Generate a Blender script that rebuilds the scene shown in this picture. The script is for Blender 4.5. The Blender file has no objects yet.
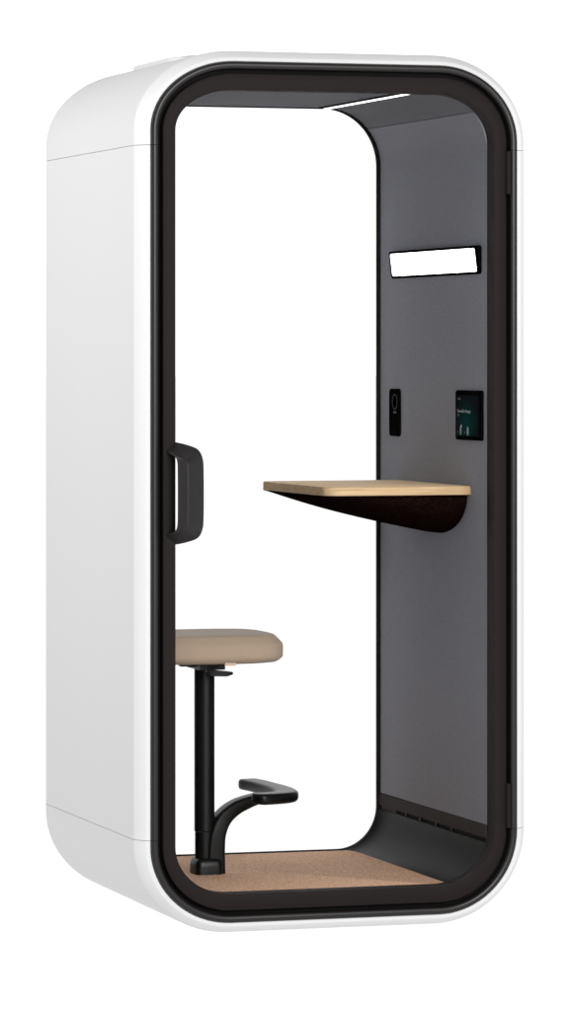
import bpy, bmesh, math, random
from mathutils import Vector
random.seed(7)
SC = bpy.context.scene
COL = SC.collection
PI = math.pi
DZ = .0203            # lifts the booth so that it stands on the floor at z = 0

# ---------------------------------------------------------------- materials
def principled(name, color, rough=.5, metal=0., spec=.5):
    m = bpy.data.materials.new(name); m.use_nodes = True
    nt = m.node_tree; b = nt.nodes['Principled BSDF']
    b.inputs['Base Color'].default_value = (*color, 1)
    b.inputs['Roughness'].default_value = rough
    b.inputs['Metallic'].default_value = metal
    b.inputs['Specular IOR Level'].default_value = spec
    return m, nt, b

def N(nt, t, **kw):
    n = nt.nodes.new(t)
    for k, v in kw.items():
        if k in n.inputs: n.inputs[k].default_value = v
        else: setattr(n, k, v)
    return n

def grain(m, nt, b, scale, strength, dist=.001, c0=None, c1=None, detail=4, stretch=(1, 1, 1), lo=.3, hi=.7):
    """fine surface grain: bump, and optionally a colour variation"""
    tc = N(nt, 'ShaderNodeTexCoord'); mp = N(nt, 'ShaderNodeMapping'); mp.inputs['Scale'].default_value = stretch
    nz = N(nt, 'ShaderNodeTexNoise', Scale=scale, Detail=detail)
    nt.links.new(tc.outputs['Object'], mp.inputs['Vector']); nt.links.new(mp.outputs[0], nz.inputs['Vector'])
    if strength:
        bp = N(nt, 'ShaderNodeBump', Strength=strength, Distance=dist)
        nt.links.new(nz.outputs['Fac'], bp.inputs['Height']); nt.links.new(bp.outputs[0], b.inputs['Normal'])
    if c0:
        r = N(nt, 'ShaderNodeValToRGB')
        r.color_ramp.elements[0].position = lo; r.color_ramp.elements[0].color = (*c0, 1)
        r.color_ramp.elements[1].position = hi; r.color_ramp.elements[1].color = (*c1, 1)
        nt.links.new(nz.outputs['Fac'], r.inputs['Fac']); nt.links.new(r.outputs['Color'], b.inputs['Base Color'])
    return nz

M = {}
m, nt, b = principled('white_panel', (.6, .6, .6), .55, 0, .25); grain(m, nt, b, 900, .12, .0006, (.575, .575, .58), (.605, .605, .605)); M['white'] = m
m, nt, b = principled('black_frame', (.014, .012, .012), .62, 0, .09); grain(m, nt, b, 1400, .08, .0004, (.0085, .0060, .0056), (.0120, .0086, .0080)); M['frame'] = m
m, nt, b = principled('black_bead', (.011, .0095, .009), .36, 0, .26); M['bead'] = m
m, nt, b = principled('black_handle', (.014, .0125, .0125), .46, 0, .2); M['handle'] = m
m, nt, b = principled('black_plastic', (.006, .006, .006), .38, 0, .2); grain(m, nt, b, 1600, .15, .0004, (.0028, .0027, .0026), (.0050, .0048, .0046)); M['black'] = m
m, nt, b = principled('dark_gap', (.004, .004, .004), .8, 0, .1); M['gap'] = m
m, nt, b = principled('black_device', (.0035, .0035, .0035), .6, 0, 0); M['device'] = m
m, nt, b = principled('socket_hole', (.002, .002, .002), .9, 0, 0); M['hole'] = m
m, nt, b = principled('grey_inlay', (.05, .05, .055), .5, 0, .1); M['inlay'] = m
m, nt, b = principled('grey_felt', (.17, .17, .185), .9, 0, .05)
grain(m, nt, b, 260, .35, .0015, (.226, .228, .254), (.288, .290, .322)); M['felt'] = m
m, nt, b = principled('grey_felt_shaded', (.13, .13, .145), .9, 0, .05)
grain(m, nt, b, 420, .5, .0015, (.150, .150, .166), (.185, .185, .203)); M['ceiling'] = m  # wall felt in a darker colour, standing in for shade on the ceiling
m, nt, b = principled('dark_grey_trim', (.055, .048, .047), .7, 0, .03); M['trim'] = m
m, nt, b = principled('tray_plastic', (.0055, .0053, .005), .42, 0, .05); M['tray'] = m

# carpet: brown loop pile
m, nt, b = principled('brown_carpet', (.25, .15, .1), .95, 0, .1)
grain(m, nt, b, 240, .5, .003, (.50, .285, .178), (.84, .555, .38), 3, (1, .4, 1), lo=.3, hi=.7); M['carpet'] = m
# seat upholstery: beige woven cloth
m, nt, b = principled('beige_cloth', (.42, .32, .24), .9, 0, .15)
grain(m, nt, b, 700, .6, .001, (.285, .215, .152), (.345, .262, .192), 3, lo=.35, hi=.65)
b.inputs['Sheen Weight'].default_value = .15; M['cloth'] = m
m, nt, b = principled('tag_cloth', (.47, .35, .27), .9, 0, .1); M['tag'] = m

# oak: long streaks along the booth's depth
m, nt, b = principled('oak_veneer', (.5, .36, .22), .6, 0, .06)
tc = N(nt, 'ShaderNodeTexCoord'); mp = N(nt, 'ShaderNodeMapping'); mp.inputs['Scale'].default_value = (1.5, 20, 60)
n1 = N(nt, 'ShaderNodeTexNoise', Scale=3.0, Detail=6, Roughness=.6, Distortion=.4)
mp2 = N(nt, 'ShaderNodeMapping'); mp2.inputs['Scale'].default_value = (6, 150, 400)
n2 = N(nt, 'ShaderNodeTexNoise', Scale=3.0, Detail=3)
ad = N(nt, 'ShaderNodeMath', operation='MULTIPLY_ADD'); ad.inputs[1].default_value = .4
mu = N(nt, 'ShaderNodeMath', operation='MULTIPLY'); mu.inputs[1].default_value = .6
r = N(nt, 'ShaderNodeValToRGB')
r.color_ramp.elements[0].position = .36; r.color_ramp.elements[0].color = (.40, .265, .135, 1)
r.color_ramp.elements[1].position = .62; r.color_ramp.elements[1].color = (.60, .43, .26, 1)
L = nt.links.new
L(tc.outputs['Object'], mp.inputs[0]); L(tc.outputs['Object'], mp2.inputs[0])
L(mp.outputs[0], n1.inputs['Vector']); L(mp2.outputs[0], n2.inputs['Vector'])
L(n1.outputs['Fac'], mu.inputs[0]); L(n2.outputs['Fac'], ad.inputs[0]); L(mu.outputs[0], ad.inputs[2])
L(ad.outputs[0], r.inputs['Fac']); L(r.outputs['Color'], b.inputs['Base Color'])
bp = N(nt, 'ShaderNodeBump', Strength=.15, Distance=.0006); L(ad.outputs[0], bp.inputs['Height']); L(bp.outputs[0], b.inputs['Normal'])
M['oak'] = m
mv = m.copy(); mv.name = 'oak_lit_top'; M['oak_lit'] = mv  # same oak in a brighter colour, standing in for light on the desk top
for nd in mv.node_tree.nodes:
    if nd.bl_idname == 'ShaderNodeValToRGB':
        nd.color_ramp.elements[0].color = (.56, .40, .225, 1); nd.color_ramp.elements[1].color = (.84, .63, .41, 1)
# dark brown felt under the desk
m, nt, b = principled('dark_brown_felt', (.02, .012, .01), .95, 0, 0)
grain(m, nt, b, 300, .25, .001, (.0010, .0004, .0003), (.022, .0095, .0075), 2, lo=.38, hi=.75); M['brownfelt'] = m

# clear glazing: mostly transparent, a little mirror
m = bpy.data.materials.new('clear_glass'); m.use_nodes = True; nt = m.node_tree
nt.nodes.remove(nt.nodes['Principled BSDF'])
tr = N(nt, 'ShaderNodeBsdfTransparent'); tr.inputs[0].default_value = (.995, .997, .997, 1)
gl = N(nt, 'ShaderNodeBsdfGlossy'); gl.inputs['Roughness'].default_value = .02; gl.inputs[0].default_value = (1, 1, 1, 1)
mx = N(nt, 'ShaderNodeMixShader'); fr = N(nt, 'ShaderNodeFresnel', IOR=1.45)
# coated (low-reflection) panes: mirror only at shallow angles
q = N(nt, 'ShaderNodeMath', operation='SUBTRACT', use_clamp=True); q.inputs[1].default_value = .045
nt.links.new(fr.outputs[0], q.inputs[0]); nt.links.new(q.outputs[0], mx.inputs[0])
nt.links.new(tr.outputs[0], mx.inputs[1]); nt.links.new(gl.outputs[0], mx.inputs[2])
nt.links.new(mx.outputs[0], nt.nodes['Material Output'].inputs[0]); M['glass'] = m

def emit(name, col, s):
    m = bpy.data.materials.new(name); m.use_nodes = True; nt = m.node_tree
    b = nt.nodes['Principled BSDF']; b.inputs['Base Color'].default_value = (.8, .8, .8, 1)
    b.inputs['Emission Color'].default_value = (*col, 1); b.inputs['Emission Strength'].default_value = s
    return m
M['lamp'] = emit('lit_diffuser', (1, .985, .97), 5)
M['strip'] = emit('lit_strip', (1, .985, .97), 2.2)
M['ink'] = emit('screen_lettering', (.75, .8, .8), .16); M['ink'].node_tree.nodes['Principled BSDF'].inputs['Base Color'].default_value = (.05, .05, .05, 1)
M['inkdim'] = emit('screen_lettering_dim', (.6, .65, .65), .06); M['inkdim'].node_tree.nodes['Principled BSDF'].inputs['Base Color'].default_value = (.05, .05, .05, 1)
# the lit screen picture: dark teal, brighter near its lower middle
m, nt, b = principled('screen_picture', (.002, .002, .002), .5, 0, 0)
tc = N(nt, 'ShaderNodeTexCoord'); mp = N(nt, 'ShaderNodeMapping')
mp.inputs['Location'].default_value = (0, 2.0, .55); mp.inputs['Scale'].default_value = (0, 11, 14)
gr = N(nt, 'ShaderNodeTexGradient', gradient_type='SPHERICAL')
r = N(nt, 'ShaderNodeValToRGB'); r.color_ramp.elements[0].color = (.0035, .0045, .0055, 1); r.color_ramp.elements[1].color = (.0015, .022, .020, 1)
SCREEN_MAP = mp
nt.links.new(tc.outputs['Object'], mp.inputs[0]); nt.links.new(mp.outputs[0], gr.inputs[0]); nt.links.new(gr.outputs['Fac'], r.inputs['Fac'])
nt.links.new(r.outputs['Color'], b.inputs['Emission Color']); b.inputs['Emission Strength'].default_value = 1.0
M['screen'] = m
# white floor: a translucent sheet with added world light from below, hiding shadows
m = bpy.data.materials.new('underlit_white_floor'); m.use_nodes = True; nt = m.node_tree; nt.nodes.remove(nt.nodes['Principled BSDF'])
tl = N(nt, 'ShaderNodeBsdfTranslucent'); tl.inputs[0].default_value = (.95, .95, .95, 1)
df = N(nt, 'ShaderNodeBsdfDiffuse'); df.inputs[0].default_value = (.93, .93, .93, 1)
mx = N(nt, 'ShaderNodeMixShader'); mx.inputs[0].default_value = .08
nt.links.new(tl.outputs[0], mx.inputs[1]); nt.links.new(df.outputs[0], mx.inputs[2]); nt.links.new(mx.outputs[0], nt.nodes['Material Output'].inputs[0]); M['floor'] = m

# ---------------------------------------------------------------- helpers
def link(name, bm, mat, parent=None, smooth=35, recalc=True):
    if recalc: bmesh.ops.recalc_face_normals(bm, faces=bm.faces[:])
    me = bpy.data.meshes.new(name); bm.to_mesh(me); bm.free()
    me.materials.append(mat)
    if smooth:
        for p in me.polygons: p.use_smooth = True
        me.set_sharp_from_angle(angle=math.radians(smooth))
    o = bpy.data.objects.new(name, me); COL.objects.link(o)
    if parent: o.parent = parent
    return o

def thing(name, label, cat, loc=(0, 0, 0)):
    o = bpy.data.objects.new(name, None); COL.objects.link(o); o.location = loc
    o.empty_display_size = .1; o['label'] = label; o['category'] = cat
    return o

class Outline:
    """rounded upright rectangle seen from the front, in the x-z plane; corner = (radius across, radius up)"""
    def __init__(s, xl, xr, zl, zh, **corner): s.__dict__.update(xl=xl, xr=xr, zl=zl, zh=zh, corner=corner)
    def pt(s, spec, o=0):
        k, v = spec; ox, oz = o if isinstance(o, tuple) else (o, o)
        if k == 'L': return (s.xl - ox, v)
        if k == 'R': return (s.xr + ox, v)
        rx, rz = s.corner[k]
        cx = s.xl + rx if k[1] == 'L' else s.xr - rx
        cz = s.zh - rz if k[0] == 'T' else s.zl + rz
        a = math.radians(v); return (cx + (rx + ox) * math.cos(a), cz + (rz + oz) * math.sin(a))
def arc(k, a0, a1, n=20): return [(k, a0 + (a1 - a0) * i / n) for i in range(n + 1)]
def top_path(z): return [('L', z)] + arc('TL', 180, 90) + arc('TR', 90, 0) + [('R', z)]
def bot_path(z): return [('R', z)] + arc('BR', 360, 270) + arc('BL', 270, 180) + [('L', z)]
def full_path(): return arc('TL', 180, 90) + arc('TR', 90, 0) + arc('BR', 360, 270) + arc('BL', 270, 180)

def sweep(bm, ol, path, prof, loop=False):
    """carry a closed profile of (offset, y) along the outline"""
    rows = []
    for sp in path:
        row = []
        for o, y in prof:
            x, z = ol.pt(sp, o); row.append(bm.verts.new((x, y, z)))
        rows.append(row)
    n = len(prof)
    for i in range(len(rows) - (0 if loop else 1)):
        a, c = rows[i], rows[(i + 1) % len(rows)]
        for j in range(n): bm.faces.new((a[j], a[(j + 1) % n], c[(j + 1) % n], c[j]))
    if not loop: bm.faces.new(rows[0]); bm.faces.new(rows[-1][::-1])

def slab(bm, pts, y0, y1):
    """flat sheet with the outline pts (x,z), from y0 to y1"""
    a = [bm.verts.new((x, y0, z)) for x, z in pts]; c = [bm.verts.new((x, y1, z)) for x, z in pts]
    bm.faces.new(a); bm.faces.new(c[::-1])
    for i in range(len(pts)): j = (i + 1) % len(pts); bm.faces.new((a[i], a[j], c[j], c[i]))

def loft(bm, rings, cap=True, closed=True):
    vs = [[bm.verts.new(p) for p in r] for r in rings]
    for a, c in zip(vs, vs[1:]):
        n = len(a)
        for i in range(n if closed else n - 1): j = (i + 1) % n; bm.faces.new((a[i], a[j], c[j], c[i]))
    if cap: bm.faces.new(vs[0][::-1]); bm.faces.new(vs[-1])
    return vs

def catmull(P, n=6):
    P = [Vector(p) for p in P]; out = []
    for i in range(len(P) - 1):
        p0 = P[max(i - 1, 0)]; p1 = P[i]; p2 = P[i + 1]; p3 = P[min(i + 2, len(P) - 1)]
        for k in range(n):
            t = k / n
            out.append(.5 * ((2 * p1) + (p2 - p0) * t + (2 * p0 - 5 * p1 + 4 * p2 - p3) * t * t + (3 * p1 - p0 - 3 * p2 + p3) * t ** 3))
    out.append(P[-1]); return out

def rrect(cx, cy, hx, hy, r, n=6):
    out = []
    for sx, sy, a0 in ((1, 1, 0), (-1, 1, 90), (-1, -1, 180), (1, -1, 270)):
        for i in range(n + 1):
            a = math.radians(a0 + 90 * i / n)
            out.append((cx + sx * (hx - r) + r * math.cos(a), cy + sy * (hy - r) + r * math.sin(a)))
    return out

def wall_plate(bm, x_back, x_front, y0, y1, z0, z1, r, bev=.0015):
    """rounded plate fixed on the right-hand wall, its face towards -x"""
    cy, cz, hy, hz = (y0 + y1) / 2, (z0 + z1) / 2, (y1 - y0) / 2, (z1 - z0) / 2
    rings = []
    for x, d in ((x_back, 0), (x_front + bev, 0), (x_front + bev * .3, bev * .3), (x_front, bev)):
        rings.append([(x, p[0], p[1]) for p in rrect(cy, cz, hy - d, hz - d, max(r - d, .0005))])
    loft(bm, rings)

def box(bm, x0, x1, y0, y1, z0, z1):
    loft(bm, [[(x0, y0, z), (x1, y0, z), (x1, y1, z), (x0, y1, z)] for z in (z0, z1)])

def tube(bm, path, radii, n=16, flat=1.):
    rings = []
    up = Vector((0, 0, 1))
    for i, p in enumerate(path):
        p = Vector(p); t = (Vector(path[min(i + 1, len(path) - 1)]) - Vector(path[max(i - 1, 0)])).normalized()
        s = t.cross(up); s = s.normalized() if s.length > 1e-4 else Vector((1, 0, 0))
        w = s.cross(t).normalized(); r = radii[i] if isinstance(radii, (list, tuple)) else radii
        rings.append([p + s * r * math.cos(2 * PI * k / n) + w * r * flat * math.sin(2 * PI * k / n) for k in range(n)])
    loft(bm, rings)

# ---------------------------------------------------------------- the setting
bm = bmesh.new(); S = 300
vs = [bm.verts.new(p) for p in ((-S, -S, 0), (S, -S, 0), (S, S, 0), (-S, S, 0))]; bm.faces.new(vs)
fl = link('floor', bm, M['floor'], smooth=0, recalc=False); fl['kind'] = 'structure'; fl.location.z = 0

# ---------------------------------------------------------------- the booth
booth = thing('phone_booth', 'white phone booth with rounded corners, black framed glass door and grey felt inside', 'phone booth', (0, 0, DZ))
RING = Outline(-.4841, .5014, .0128, 2.2048, TL=(.222, .178), TR=(.214, .196), BL=(.214, .198), BR=(.214, .212))
INN = Outline(-.418, .437, .070, 2.146, TL=(.16, .16), TR=(.16, .16), BL=(.125, .125), BR=(.125, .125))
OPEN = Outline(-.4075, .4285, .0785, 2.1432, TL=(.155, .158), TR=(.155, .158), BL=(.116, .118), BR=(.116, .118))
def part(name, bm, mat, parent=None, smooth=35, rc=True): return link(name, bm, mat, parent or booth, smooth, rc)
ZT, ZB, G = 1.9886, .2283, .0006

SH = [(0, .0045), (.0022, .0032), (.0112, .0060), (.0128, .0072), (.0346, .0405), (.0356, .0430), (.036, .0460), (.036, .935), (.034, .950), (.029, .960), (.02, .966), (0, .968),
      (0, .956), (.02, .945), (.02, .06), (.004, .03)]
SH = [((o * .94, o * .80), y + (.018 if y > .9 else 0)) for o, y in SH]
bm = bmesh.new(); sweep(bm, RING, top_path(ZT + G), SH); part('top_shell', bm, M['white'], smooth=22)
bm = bmesh.new(); sweep(bm, RING, bot_path(ZB - G), SH); part('bottom_shell', bm, M['white'], smooth=22)
for s in 'LR':
    bm = bmesh.new(); sweep(bm, RING, [(s, ZB + G), (s, 1.1), (s, ZT - G)], SH); part('side_panel', bm, M['white'], smooth=22)
# raised service cover on the roof
bm = bmesh.new(); rings = []
for z, d in ((2.2120, 0), (2.2335, .003), (2.2355, .008), (2.2410, .050), (2.2428, .058), (2.2432, .066)):
    rings.append([(x, y, z) for x, y in rrect(.010, .53, .355 - d, .250 - d, .10 - d)])
loft(bm, rings); part('roof_cover', bm, M['white'], smooth=50)
# hidden dark core between outer shell and lining, closes the panel joints
bm = bmesh.new(); sweep(bm, RING, full_path(), [(.008, .024), (.014, .065), (.014, .94), (-.008, .94), (-.012, .06), (-.036, .05), (-.036, .024)], True); part('core_frame', bm, M['gap'])
# black trim bead round the front, in four lengths with joints
TR = [(-.0010, .024), (-.0010, .002), (-.0022, -.0028), (-.005, -.0052), (-.0100, -.0060), (-.0150, -.0052), (-.0180, -.0030), (-.0194, .001), (-.0194, .024)]
for path in (top_path(ZT + G), bot_path(ZB - G), [('L', ZB + G), ('L', ZT - G)], [('R', ZB + G), ('R', ZT - G)]):
    bm = bmesh.new(); sweep(bm, RING, path, TR); part('front_trim', bm, M['bead'])

# glass door
bm = bmesh.new()
DI = (-.0648, -.0735)                                    # inner edge of the door frame: sides, top and bottom
sweep(bm, RING, full_path(), [(-.031, .052), (-.031, .0032), (-.0322, .0002), (-.0350, -.0012), ((-.0623, -.071), -.0012), ((-.0641, -.0727), -.0006), (DI, .001), (DI, .052)], True)
door = part('door', bm, M['frame'])
bm = bmesh.new(); slab(bm, [RING.pt(s, (-.0633, -.072)) for s in full_path()], .0200, .0280); part('door_glass', bm, M['glass'], door, 0)
for z0, z1 in ((1.8745, 1.9850), (.2310, .3460)):
    bm = bmesh.new(); tube(bm, [(.4762, -.0005, z0), (.4762, -.0005, z1)], .0075, 20); part('hinge', bm, M['frame'], door, 40)
# pull handle: a tapered loop whose four edges are drawn as curves
def mir(P): return P + [(x, y, 2.213 - z) for x, y, z in P[::-1]]
NO = mir([(-.4470, .004, 1.2150), (-.4350, -.030, 1.2085), (-.4190, -.062, 1.1965), (-.4100, -.0735, 1.186), (-.4082, -.0750, 1.162)])
FO = mir([(-.4198, .004, 1.2385), (-.3960, -.018, 1.2320), (-.3700, -.035, 1.2200), (-.3590, -.0430, 1.197), (-.3564, -.0450, 1.160)])
FI = mir([(-.4150, .004, 1.2090), (-.4010, -.008, 1.2050), (-.3860, -.018, 1.1970), (-.3780, -.0250, 1.182), (-.3755, -.0270, 1.155)])
NI = mir([(-.4430, .004, 1.2080), (-.4400, -.022, 1.2060), (-.4340, -.043, 1.2000), (-.4308, -.0500, 1.186), (-.4300, -.0510, 1.155)])
cs = [catmull(P, 7) for P in (NO, FO, FI, NI)]
rings = []
for ps in zip(*cs):
    ctr = sum(ps, Vector()) / 4; ring = []
    for i in range(4):
        p, a, c = ps[i], ps[i - 1], ps[(i + 1) % 4]
        ring += [p + (a - p).normalized() * .004, p + ((a - p).normalized() + (c - p).normalized()) * .0011, p + (c - p).normalized() * .004]
    rings.append(ring)
bm = bmesh.new(); loft(bm, rings); part('handle', bm, M['handle'], door, 60)

# lining: felt walls and ceiling, black tray, carpet
Y0, Y1, T = .054, .930, .010
WL = [(0, Y0), (0, Y1), (T, Y1), (T, Y0)]
ST = 40.0                                               # the joint lies on the upper bend
lo = .2335
def bent(k): return arc('TL', 180, 180 - ST + .3, 8) if k == 'L' else arc('TR', ST - .3, 0, 8)
bm = bmesh.new(); sweep(bm, INN, [('L', lo)] + bent('L'), WL); part('wall_panel', bm, M['felt'])
bm = bmesh.new(); sweep(bm, INN, bent('R') + [('R', lo)], WL); part('wall_panel', bm, M['felt'])
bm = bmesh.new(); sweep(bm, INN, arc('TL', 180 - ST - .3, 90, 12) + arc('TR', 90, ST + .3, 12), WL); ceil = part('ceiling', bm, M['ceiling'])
def on_ceiling(x):
    rt = .16; cx = INN.xr - rt
    return INN.zh if x < cx else INN.zh - rt + math.sqrt(rt ** 2 - (x - cx) ** 2)
bm = bmesh.new(); box(bm, .248, .280, .06, .905, 2.1415, 2.1464); part('light_housing', bm, M['gap'], ceil, 0)
bm = bmesh.new(); box(bm, .2555, .2725, .068, .885, 2.1400, 2.1440); part('light_strip', bm, M['strip'], ceil, 0)
# band under the felt, vent slot, then the curved tray
for s in 'LR':
    bm = bmesh.new(); sweep(bm, INN, [(s, .2000), (s, .2320)], [(-.0035, Y0), (-.0035, Y1), (T, Y1), (T, Y0)]); band = part('lower_band', bm, M['trim'])
    if s == 'R':
        bm = bmesh.new(); box(bm, .4415, .4460, .060, .925, .1830, .2050); part('vent_recess', bm, M['gap'], band, 0)
        bm = bmesh.new(); box(bm, .4375, .4414, .790, .925, .1890, .1998); part('vent_cover', bm, M['trim'], band, 0)
        for y in (.705, .590, .455, .330):
            bm = bmesh.new(); box(bm, .4385, .4413, y, y + .014, .1890, .1998); part('vent_fin', bm, M['tray'], band, 0)
tray_path = arc('BR', 356.5, 270, 24) + arc('BL', 270, 183.5, 24)
bm = bmesh.new(); sweep(bm, INN, tray_path, [(.0020, Y0), (.0005, Y0 + .012), (-.0005, Y1 - .10), ((-.002, -.001), Y1 - .05), ((-.006, -.003), Y1 - .018), ((-.0105, -.0065), Y1 - .002), (.0055, Y1 - .002), (.0055, Y0)]); part('floor_tray', bm, M['tray'], smooth=60)
bm = bmesh.new(); rings = []
for z, d in ((.0712, 0), (.0750, 0), (.0765, .002)):
    rings.append([(x, y, z) for x, y in rrect(.0085, .487, .357 - d, .433 - d, .006)])
loft(bm, rings); part('carpet', bm, M['carpet'])
# back frame and back window
bm = bmesh.new(); sweep(bm, OPEN, full_path(), [(.06, .9305), (.0015, .9305), (0, .932), (0, .945), (.05, .947)], True); rear = part('back_frame', bm, M['frame'])
bm = bmesh.new(); slab(bm, [OPEN.pt(s, .001) for s in full_path()], .9350, .9420); part('back_window', bm, M['glass'], rear, 0)

# ---------------------------------------------------------------- desk on the wall
desk = thing('wall_desk', 'oak wall desk with rounded edge and dark brown felt underside fixed to the grey wall', 'desk', (.435, .49, 1.09 + DZ))
ZD0, ZD1 = 1.0895, 1.1125
def desk_ring(z, d):
    pts = rrect(.255, .4775, .218 - d, .3025 - d, .045 - d, 10)
    return [(min(x, .4362), y, z) for x, y in pts]
bm = bmesh.new(); loft(bm, [desk_ring(z, d) for z, d in ((ZD0, .0015), (ZD0 + .0015, 0), (ZD1 - .0035, 0), (ZD1 - .001, .001), (ZD1, .0035))])
def dpart(name, bm, mat, sm=35): 
    o = link(name, bm, mat, desk, sm); o.data.transform(__import__('mathutils').Matrix.Translation((-.435, -.49, -1.09))); return o
dt = dpart('desk_top', bm, M['oak']); dt.data.materials.append(M['oak_lit'])
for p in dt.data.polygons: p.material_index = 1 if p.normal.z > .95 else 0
bm = bmesh.new(); NX, NY = 24, 48; grid = []
xa, xb, ya, yb, dep = .041, .4358, .203, .772, .1100
for j in range(NY + 1):
    v = -1 + 2 * j / NY; y = (ya + yb) / 2 + (yb - ya) / 2 * math.sin(v * PI / 2)
    d_end = min(y - ya, yb - y); e = min(d_end / .25, 1); round_end = math.sqrt(max(0, 1 - (1 - e) ** 2.1))
    row = []
    for i in range(NX + 1):
        s = (i / NX) ** 1.4
        row.append(bm.verts.new((xa + (xb - xa) * s, y, ZD0 - .0005 - dep * (s ** .70) * round_end)))
    grid.append(row)
for j in range(NY):
    for i in range(NX): bm.faces.new((grid[j][i], grid[j][i + 1], grid[j + 1][i + 1], grid[j + 1][i]))
dpart('desk_underside', bm, M['brownfelt'], 70)

# ---------------------------------------------------------------- stool
stool = thing('stool', 'tall stool with beige cushion, black column and footrest on the brown carpet', 'stool', (-.192, .525, .0765 + DZ))
import mathutils
def spart(name, bm, mat, parent=None, sm=40):
    o = link(name, bm, mat, parent or stool, sm); o.data.transform(mathutils.Matrix.Translation((.192, -.525, -.0765))); return o
SX, SY = -.192, .525
def seat_ring(z, k, n=72):
    out = []
    for i in range(n):
        a = 2 * PI * i / n; c, s = math.cos(a), math.sin(a); p = 2 / 3.6
        out.append((SX + .002 + .1930 * k * abs(c) ** p * (1 if c >= 0 else -1), SY - .0 + .180 * k * abs(s) ** p * (1 if s >= 0 else -1), z))
    return out
bm = bmesh.new()
loft(bm, [seat_ring(z, k) for z, k in ((.6420, .70), (.6428, .82), (.6450, .91), (.6500, .955), (.6570, .992), (.6610, .999), (.6680, 1), (.6860, 1.0), (.6905, .998), (.6945, .987), (.7040, .945), (.7120, .905), (.7158, .882), (.7178, .85), (.7187, .78), (.7190, .2))])
seat = spart('seat', bm, M['cloth'], sm=60)
bm = bmesh.new(); box(bm, -.186, -.156, SY - .1745, SY - .1705, .6405, .6485); spart('seat_tag', bm, M['tag'], seat, 0)
bm = bmesh.new(); box(bm, SX - .030, SX + .040, SY - .06, SY + .06, .6220, .6418); spart('seat_plate', bm, M['black'], sm=0)
bm = bmesh.new(); tube(bm, [(SX, SY, .190), (SX, SY, .6310)], .0272, 32); spart('upper_column', bm, M['black'])
bm = bmesh.new(); tube(bm, [(SX, SY, .085), (SX, SY, .188)], .0255, 32); spart('lower_column', bm, M['black'])
# height lever and tilt lever below the seat
bm = bmesh.new(); loft(bm, [[(x, SY - .055 + y, z) for y, z in ((-w, z0), (w, z0), (w, z0 + t), (-w, z0 + t))] for x, w, z0, t in ((SX - .012, .012, .616, .008), (SX + .002, .018, .606, .016), (SX + .040, .022, .605, .013), (SX + .058, .018, .610, .006))]); spart('lever', bm, M['black'])
bm = bmesh.new(); loft(bm, [[(x, SY + y, z) for y, z in ((-w, z0), (w, z0), (w, z0 + t), (-w, z0 + t))] for x, w, z0, t in ((SX - .02, .01, .628, .008), (SX - .045, .012, .6285, .006), (SX - .068, .012, .629, .004))]); spart('lever', bm, M['black'])
# foot: block round the column that grows into a curved arm
bm = bmesh.new(); rings = []
for z, d in ((.0766, .0), (.098, .0005), (.109, .002), (.116, .006), (.119, .013)):
    rings.append([(x, y, z) for x, y in rrect(SX + .0045, SY, .0370 - d, .042 - d, .016 - d * .6, 8)])
loft(bm, rings); spart('base_block', bm, M['black'], sm=50)
path = catmull([(-.166, SY, .0770), (-.165, SY, .145), (-.159, SY, .187), (-.141, SY, .223), (-.112, SY - .006, .249), (-.080, SY - .016, .265), (-.052, SY - .03, .276)], 6)
rings = []
for i, p in enumerate(path):
    t = (path[min(i + 1, len(path) - 1)] - path[max(i - 1, 0)]).normalized(); nrm = Vector((-t.z, 0, t.x)); f = i / (len(path) - 1)
    h = .026 * (1 - f) + .015 * f; w = .030
    ring = []
    for a, c in rrect(0, 0, w, h, .010, 5): ring.append(p + Vector((0, 1, 0)) * a + nrm * c)
    rings.append(ring)
bm = bmesh.new(); loft(bm, rings); spart('arm', bm, M['black'], sm=50)
# footrest: flattened bar bent into a wide V
path = catmull([(-.108, .338, .290), (-.060, .352, .289), (-.012, .386, .288), (.012, .445, .287), (.018, .520, .287), (.011, .600, .288), (-.001, .670, .290), (-.016, .735, .291)], 7)
rings = []; n = len(path)
for i, p in enumerate(path):
    t = (path[min(i + 1, n - 1)] - path[max(i - 1, 0)]).normalized(); s = Vector((t.y, -t.x, 0)).normalized()
    e = min(i, n - 1 - i); k = {0: .45, 1: .8, 2: .95}.get(e, 1)
    rings.append([p + s * a * k + Vector((0, 0, c * (.6 + .4 * k))) for a, c in rrect(0, 0, .031, .0145, .0105, 5)])
bm = bmesh.new(); loft(bm, rings); spart('footrest', bm, M['black'], sm=60)

# ---------------------------------------------------------------- things on the wall
WX = .437
def wpart(name, bm, mat, parent, sm=40):
    o = link(name, bm, mat, parent, sm); root = parent.parent or parent
    l = root.location; o.data.transform(mathutils.Matrix.Translation((-l.x, -l.y, -(l.z - DZ)))); return o
# lit panel lamp: a wedge frame, its upper edge standing further out
lamp = thing('wall_lamp', 'bright white rectangular lamp panel in a thin black frame high on the grey wall', 'lamp', (WX, .460, 1.70 + DZ))
def wedge(bm, y0, y1, z0, z1, xf0, xf1, r, xb=WX - .0003):
    pts = rrect((y0 + y1) / 2, (z0 + z1) / 2, (y1 - y0) / 2, (z1 - z0) / 2, r)
    f = lambda z: xf0 + (xf1 - xf0) * (z - z0) / (z1 - z0)
    loft(bm, [[(xb, y, z) for y, z in pts], [(f(z), y, z) for y, z in pts]])
bm = bmesh.new(); wedge(bm, .094, .826, 1.6690, 1.7440, .4343, .4258, .010); fr = wpart('lamp_frame', bm, M['device'], lamp)
bm = bmesh.new(); wedge(bm, .1230, .8125, 1.6760, 1.7370, .43325, .42600, .007, .4346); wpart('lamp_diffuser', bm, M['lamp'], fr)
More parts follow.
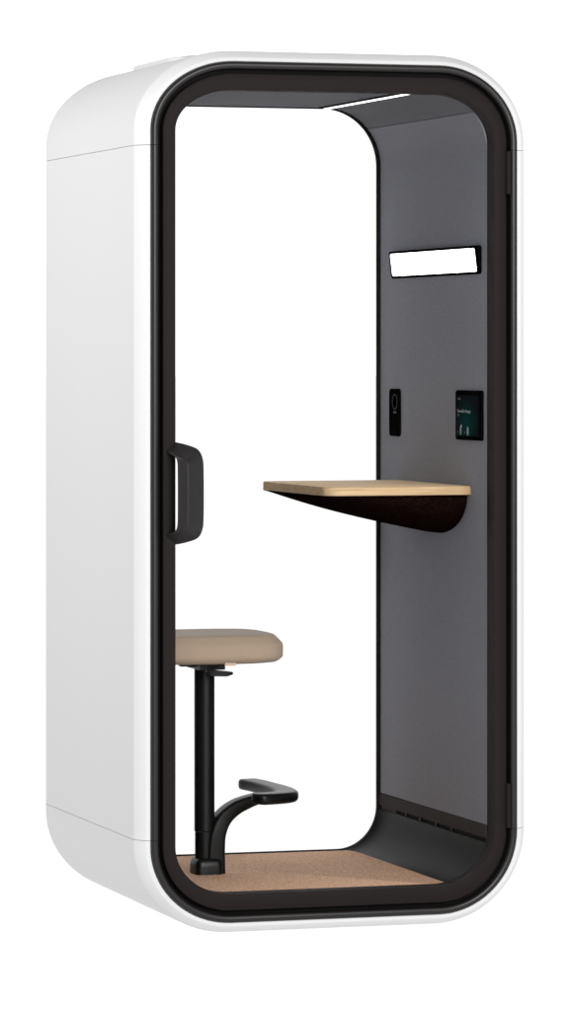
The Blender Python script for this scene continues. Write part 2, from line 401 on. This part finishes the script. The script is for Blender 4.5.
# socket unit
sock = thing('socket_panel', 'slim upright black power socket panel with round outlet on the grey wall', 'power outlet', (WX, .799, 1.298 + DZ))
bm = bmesh.new(); wall_plate(bm, WX - .0003, .4310, .751, .838, 1.2330, 1.3640, .012, .002); pl = wpart('faceplate', bm, M['device'], sock)
def disc_ring(x0, x1, cy, cz, r0, r1, n=32):
    bm = bmesh.new()
    rs = [[(x, cy + r * math.cos(2 * PI * i / n), cz + r * math.sin(2 * PI * i / n)) for i in range(n)] for x, r in ((x0, r1), (x1, r1), (x1, r0), (x0, r0))]
    rs.append(rs[0]); loft(bm, rs, cap=False); bmesh.ops.remove_doubles(bm, verts=bm.verts[:], dist=1e-5); return bm
wpart('outlet_rim', disc_ring(.4312, .4303, .786, 1.3280, .0195, .0215), M['inlay'], pl)
bm = bmesh.new(); loft(bm, [[(x, .786 + .0185 * math.cos(2 * PI * i / 32), 1.3280 + .0185 * math.sin(2 * PI * i / 32)) for i in range(32)] for x in (.4312, .4305)]); wpart('outlet', bm, M['hole'], pl)
bm = bmesh.new(); wall_plate(bm, .4312, .4304, .773, .798, 1.2955, 1.3020, .002, .0003); wpart('usb_port', bm, M['inlay'], pl)
bm = bmesh.new(); wall_plate(bm, .4312, .4305, .824, .836, 1.2770, 1.2860, .002, .0003); wpart('button', bm, M['hole'], pl)
# touch screen
tab = thing('touch_screen', 'black touch screen showing a dark teal picture with white lettering on the grey wall', 'screen', (WX, .183, 1.298 + DZ))
bm = bmesh.new(); wall_plate(bm, WX - .0003, .4300, .078, .283, 1.2330, 1.3640, .008, .003); body = wpart('bezel', bm, M['device'], tab)
bm = bmesh.new(); wall_plate(bm, .4303, .4296, .098, .2700, 1.2440, 1.3510, .002, .0003); wpart('display', bm, M['screen'], body)
SCREEN_MAP.inputs['Location'].default_value = (0, -.1, .33)
def words(name, txt, y, z, size, mat, xs=1.):
    cu = bpy.data.curves.new(name, 'FONT'); cu.body = txt; cu.size = size; cu.extrude = .0001
    tmp = bpy.data.objects.new(name, cu); COL.objects.link(tmp)
    me = bpy.data.meshes.new_from_object(tmp.evaluated_get(bpy.context.evaluated_depsgraph_get()))
    bpy.data.objects.remove(tmp)
    me.transform(mathutils.Matrix(((0, 0, -1, .4294), (-xs, 0, 0, y), (0, 1, 0, z), (0, 0, 0, 1))))
    me.materials.clear(); me.materials.append(mat); me.name = name
    o = bpy.data.objects.new(name, me); COL.objects.link(o); o.parent = body
    l = tab.location; me.transform(mathutils.Matrix.Translation((-l.x, -l.y, -(l.z - DZ))))
words('lettering', 'FerneDo Saogz', .2635, 1.3055, .0115, M['ink'], 1.45)
words('lettering', '20:', .2625, 1.2960, .008, M['inkdim'], 1.4)
words('lettering', '1 u6', .2625, 1.3390, .009, M['inkdim'], 1.4)
words('lettering', '7', .2625, 1.2500, .009, M['inkdim'], 1.4)
words('lettering', '4.', .2100, 1.2500, .009, M['inkdim'], 1.4)
def blob(ys, zs, ws, hs, mat):
    bm = bmesh.new(); loft(bm, [[(x, ys + ws * math.cos(2 * PI * i / 20), zs + hs * math.sin(2 * PI * i / 20)) for i in range(20)] for x in (.4297, .42945)]); wpart('screen_figure', bm, mat, body)
blob(.2380, 1.2580, .006, .0125, M['inkdim']); blob(.2340, 1.2690, .006, .0040, M['ink'])
blob(.1820, 1.2570, .008, .0120, M['inkdim'])

# ---------------------------------------------------------------- light: an overexposed white studio
w = bpy.data.worlds.new('World'); SC.world = w; w.use_nodes = True; nt = w.node_tree
bg = nt.nodes['Background']; bg.inputs['Color'].default_value = (1, 1, 1, 1)
tc = N(nt, 'ShaderNodeTexCoord'); sp = N(nt, 'ShaderNodeSeparateXYZ')
nt.links.new(tc.outputs['Generated'], sp.inputs[0])
def ramp(src, pts):
    f = N(nt, 'ShaderNodeFloatCurve'); c = f.mapping.curves[0]
    while len(c.points) > 2: c.points.remove(c.points[0])
    for i, (x, y) in enumerate(pts):
        if i < 2: c.points[i].location = (x, y)
        else: c.points.new(x, y)
    f.mapping.update(); nt.links.new(src, f.inputs['Value']); return f
def half(src):                                             # -1..1 to 0..1
    q = N(nt, 'ShaderNodeMath', operation='MULTIPLY_ADD'); q.inputs[1].default_value = .5; q.inputs[2].default_value = .5
    nt.links.new(src, q.inputs[0]); return q.outputs[0]
fx = ramp(half(sp.outputs['X']), [(0, .26), (.3, .38), (.5, .80), (1, .80)])                  # dim on the left
fy = ramp(half(sp.outputs['Y']), [(0, .50), (.5, .60), (.72, 1), (1, 1)])                     # white backdrop behind the booth
fz = ramp(half(sp.outputs['Z']), [(0, 1), (.5, 1), (.62, 1), (.75, .7), (.88, .45), (1, .40)])  # dark overhead
def math_node(op, x, y):
    q = N(nt, 'ShaderNodeMath', operation=op)
    for i, v in enumerate((x, y)):
        if isinstance(v, (int, float)): q.inputs[i].default_value = v
        else: nt.links.new(v, q.inputs[i])
    return q.outputs[0]
up = math_node('MULTIPLY', math_node('MULTIPLY', math_node('MULTIPLY', fx.outputs[0], fy.outputs[0]), fz.outputs[0]), 1.65)
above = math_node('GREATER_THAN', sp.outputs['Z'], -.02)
below = math_node('MULTIPLY', math_node('SUBTRACT', 1., above), 1.17)                               # added light under the floor, washes out its shadows
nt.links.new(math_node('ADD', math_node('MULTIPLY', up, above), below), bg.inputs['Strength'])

def softbox(name, loc, aim, size, watts):
    l = bpy.data.lights.new(name, 'AREA'); l.shape = 'SQUARE'; l.size = size; l.energy = watts
    o = bpy.data.objects.new(name, l); COL.objects.link(o); o.location = loc
    o.rotation_euler = (Vector(aim) - Vector(loc)).to_track_quat('-Z', 'Y').to_euler()
softbox('softbox', (-3.9, .5, 3.45), (-.3, .5, 1.5), 1.7, 118)        # high on the left: shades the side from top to bottom
softbox('softbox', (.4, -8.5, 3.2), (0, 0, 1.1), 3.0, 740)          # in front, behind the camera
# ---------------------------------------------------------------- camera
cam = bpy.data.cameras.new('camera'); co = bpy.data.objects.new('camera', cam); COL.objects.link(co); SC.camera = co
cam.sensor_fit = 'VERTICAL'; cam.sensor_height = 24; cam.lens = 4300 / 1011 * 24
cam.shift_y = -(505.5 - 357) / 1011; cam.clip_start = .1; cam.clip_end = 1000
co.location = (-3.3677, -10.4866, 1.452 + DZ); co.rotation_euler = (PI / 2, 0, math.radians(-17.2))

SC.view_settings.view_transform = 'Standard'; SC.view_settings.look = 'None'; SC.view_settings.exposure = 0; SC.view_settings.gamma = 1
SC.cycles.transparent_max_bounces = 16; SC.cycles.max_bounces = 12; SC.cycles.diffuse_bounces = 6
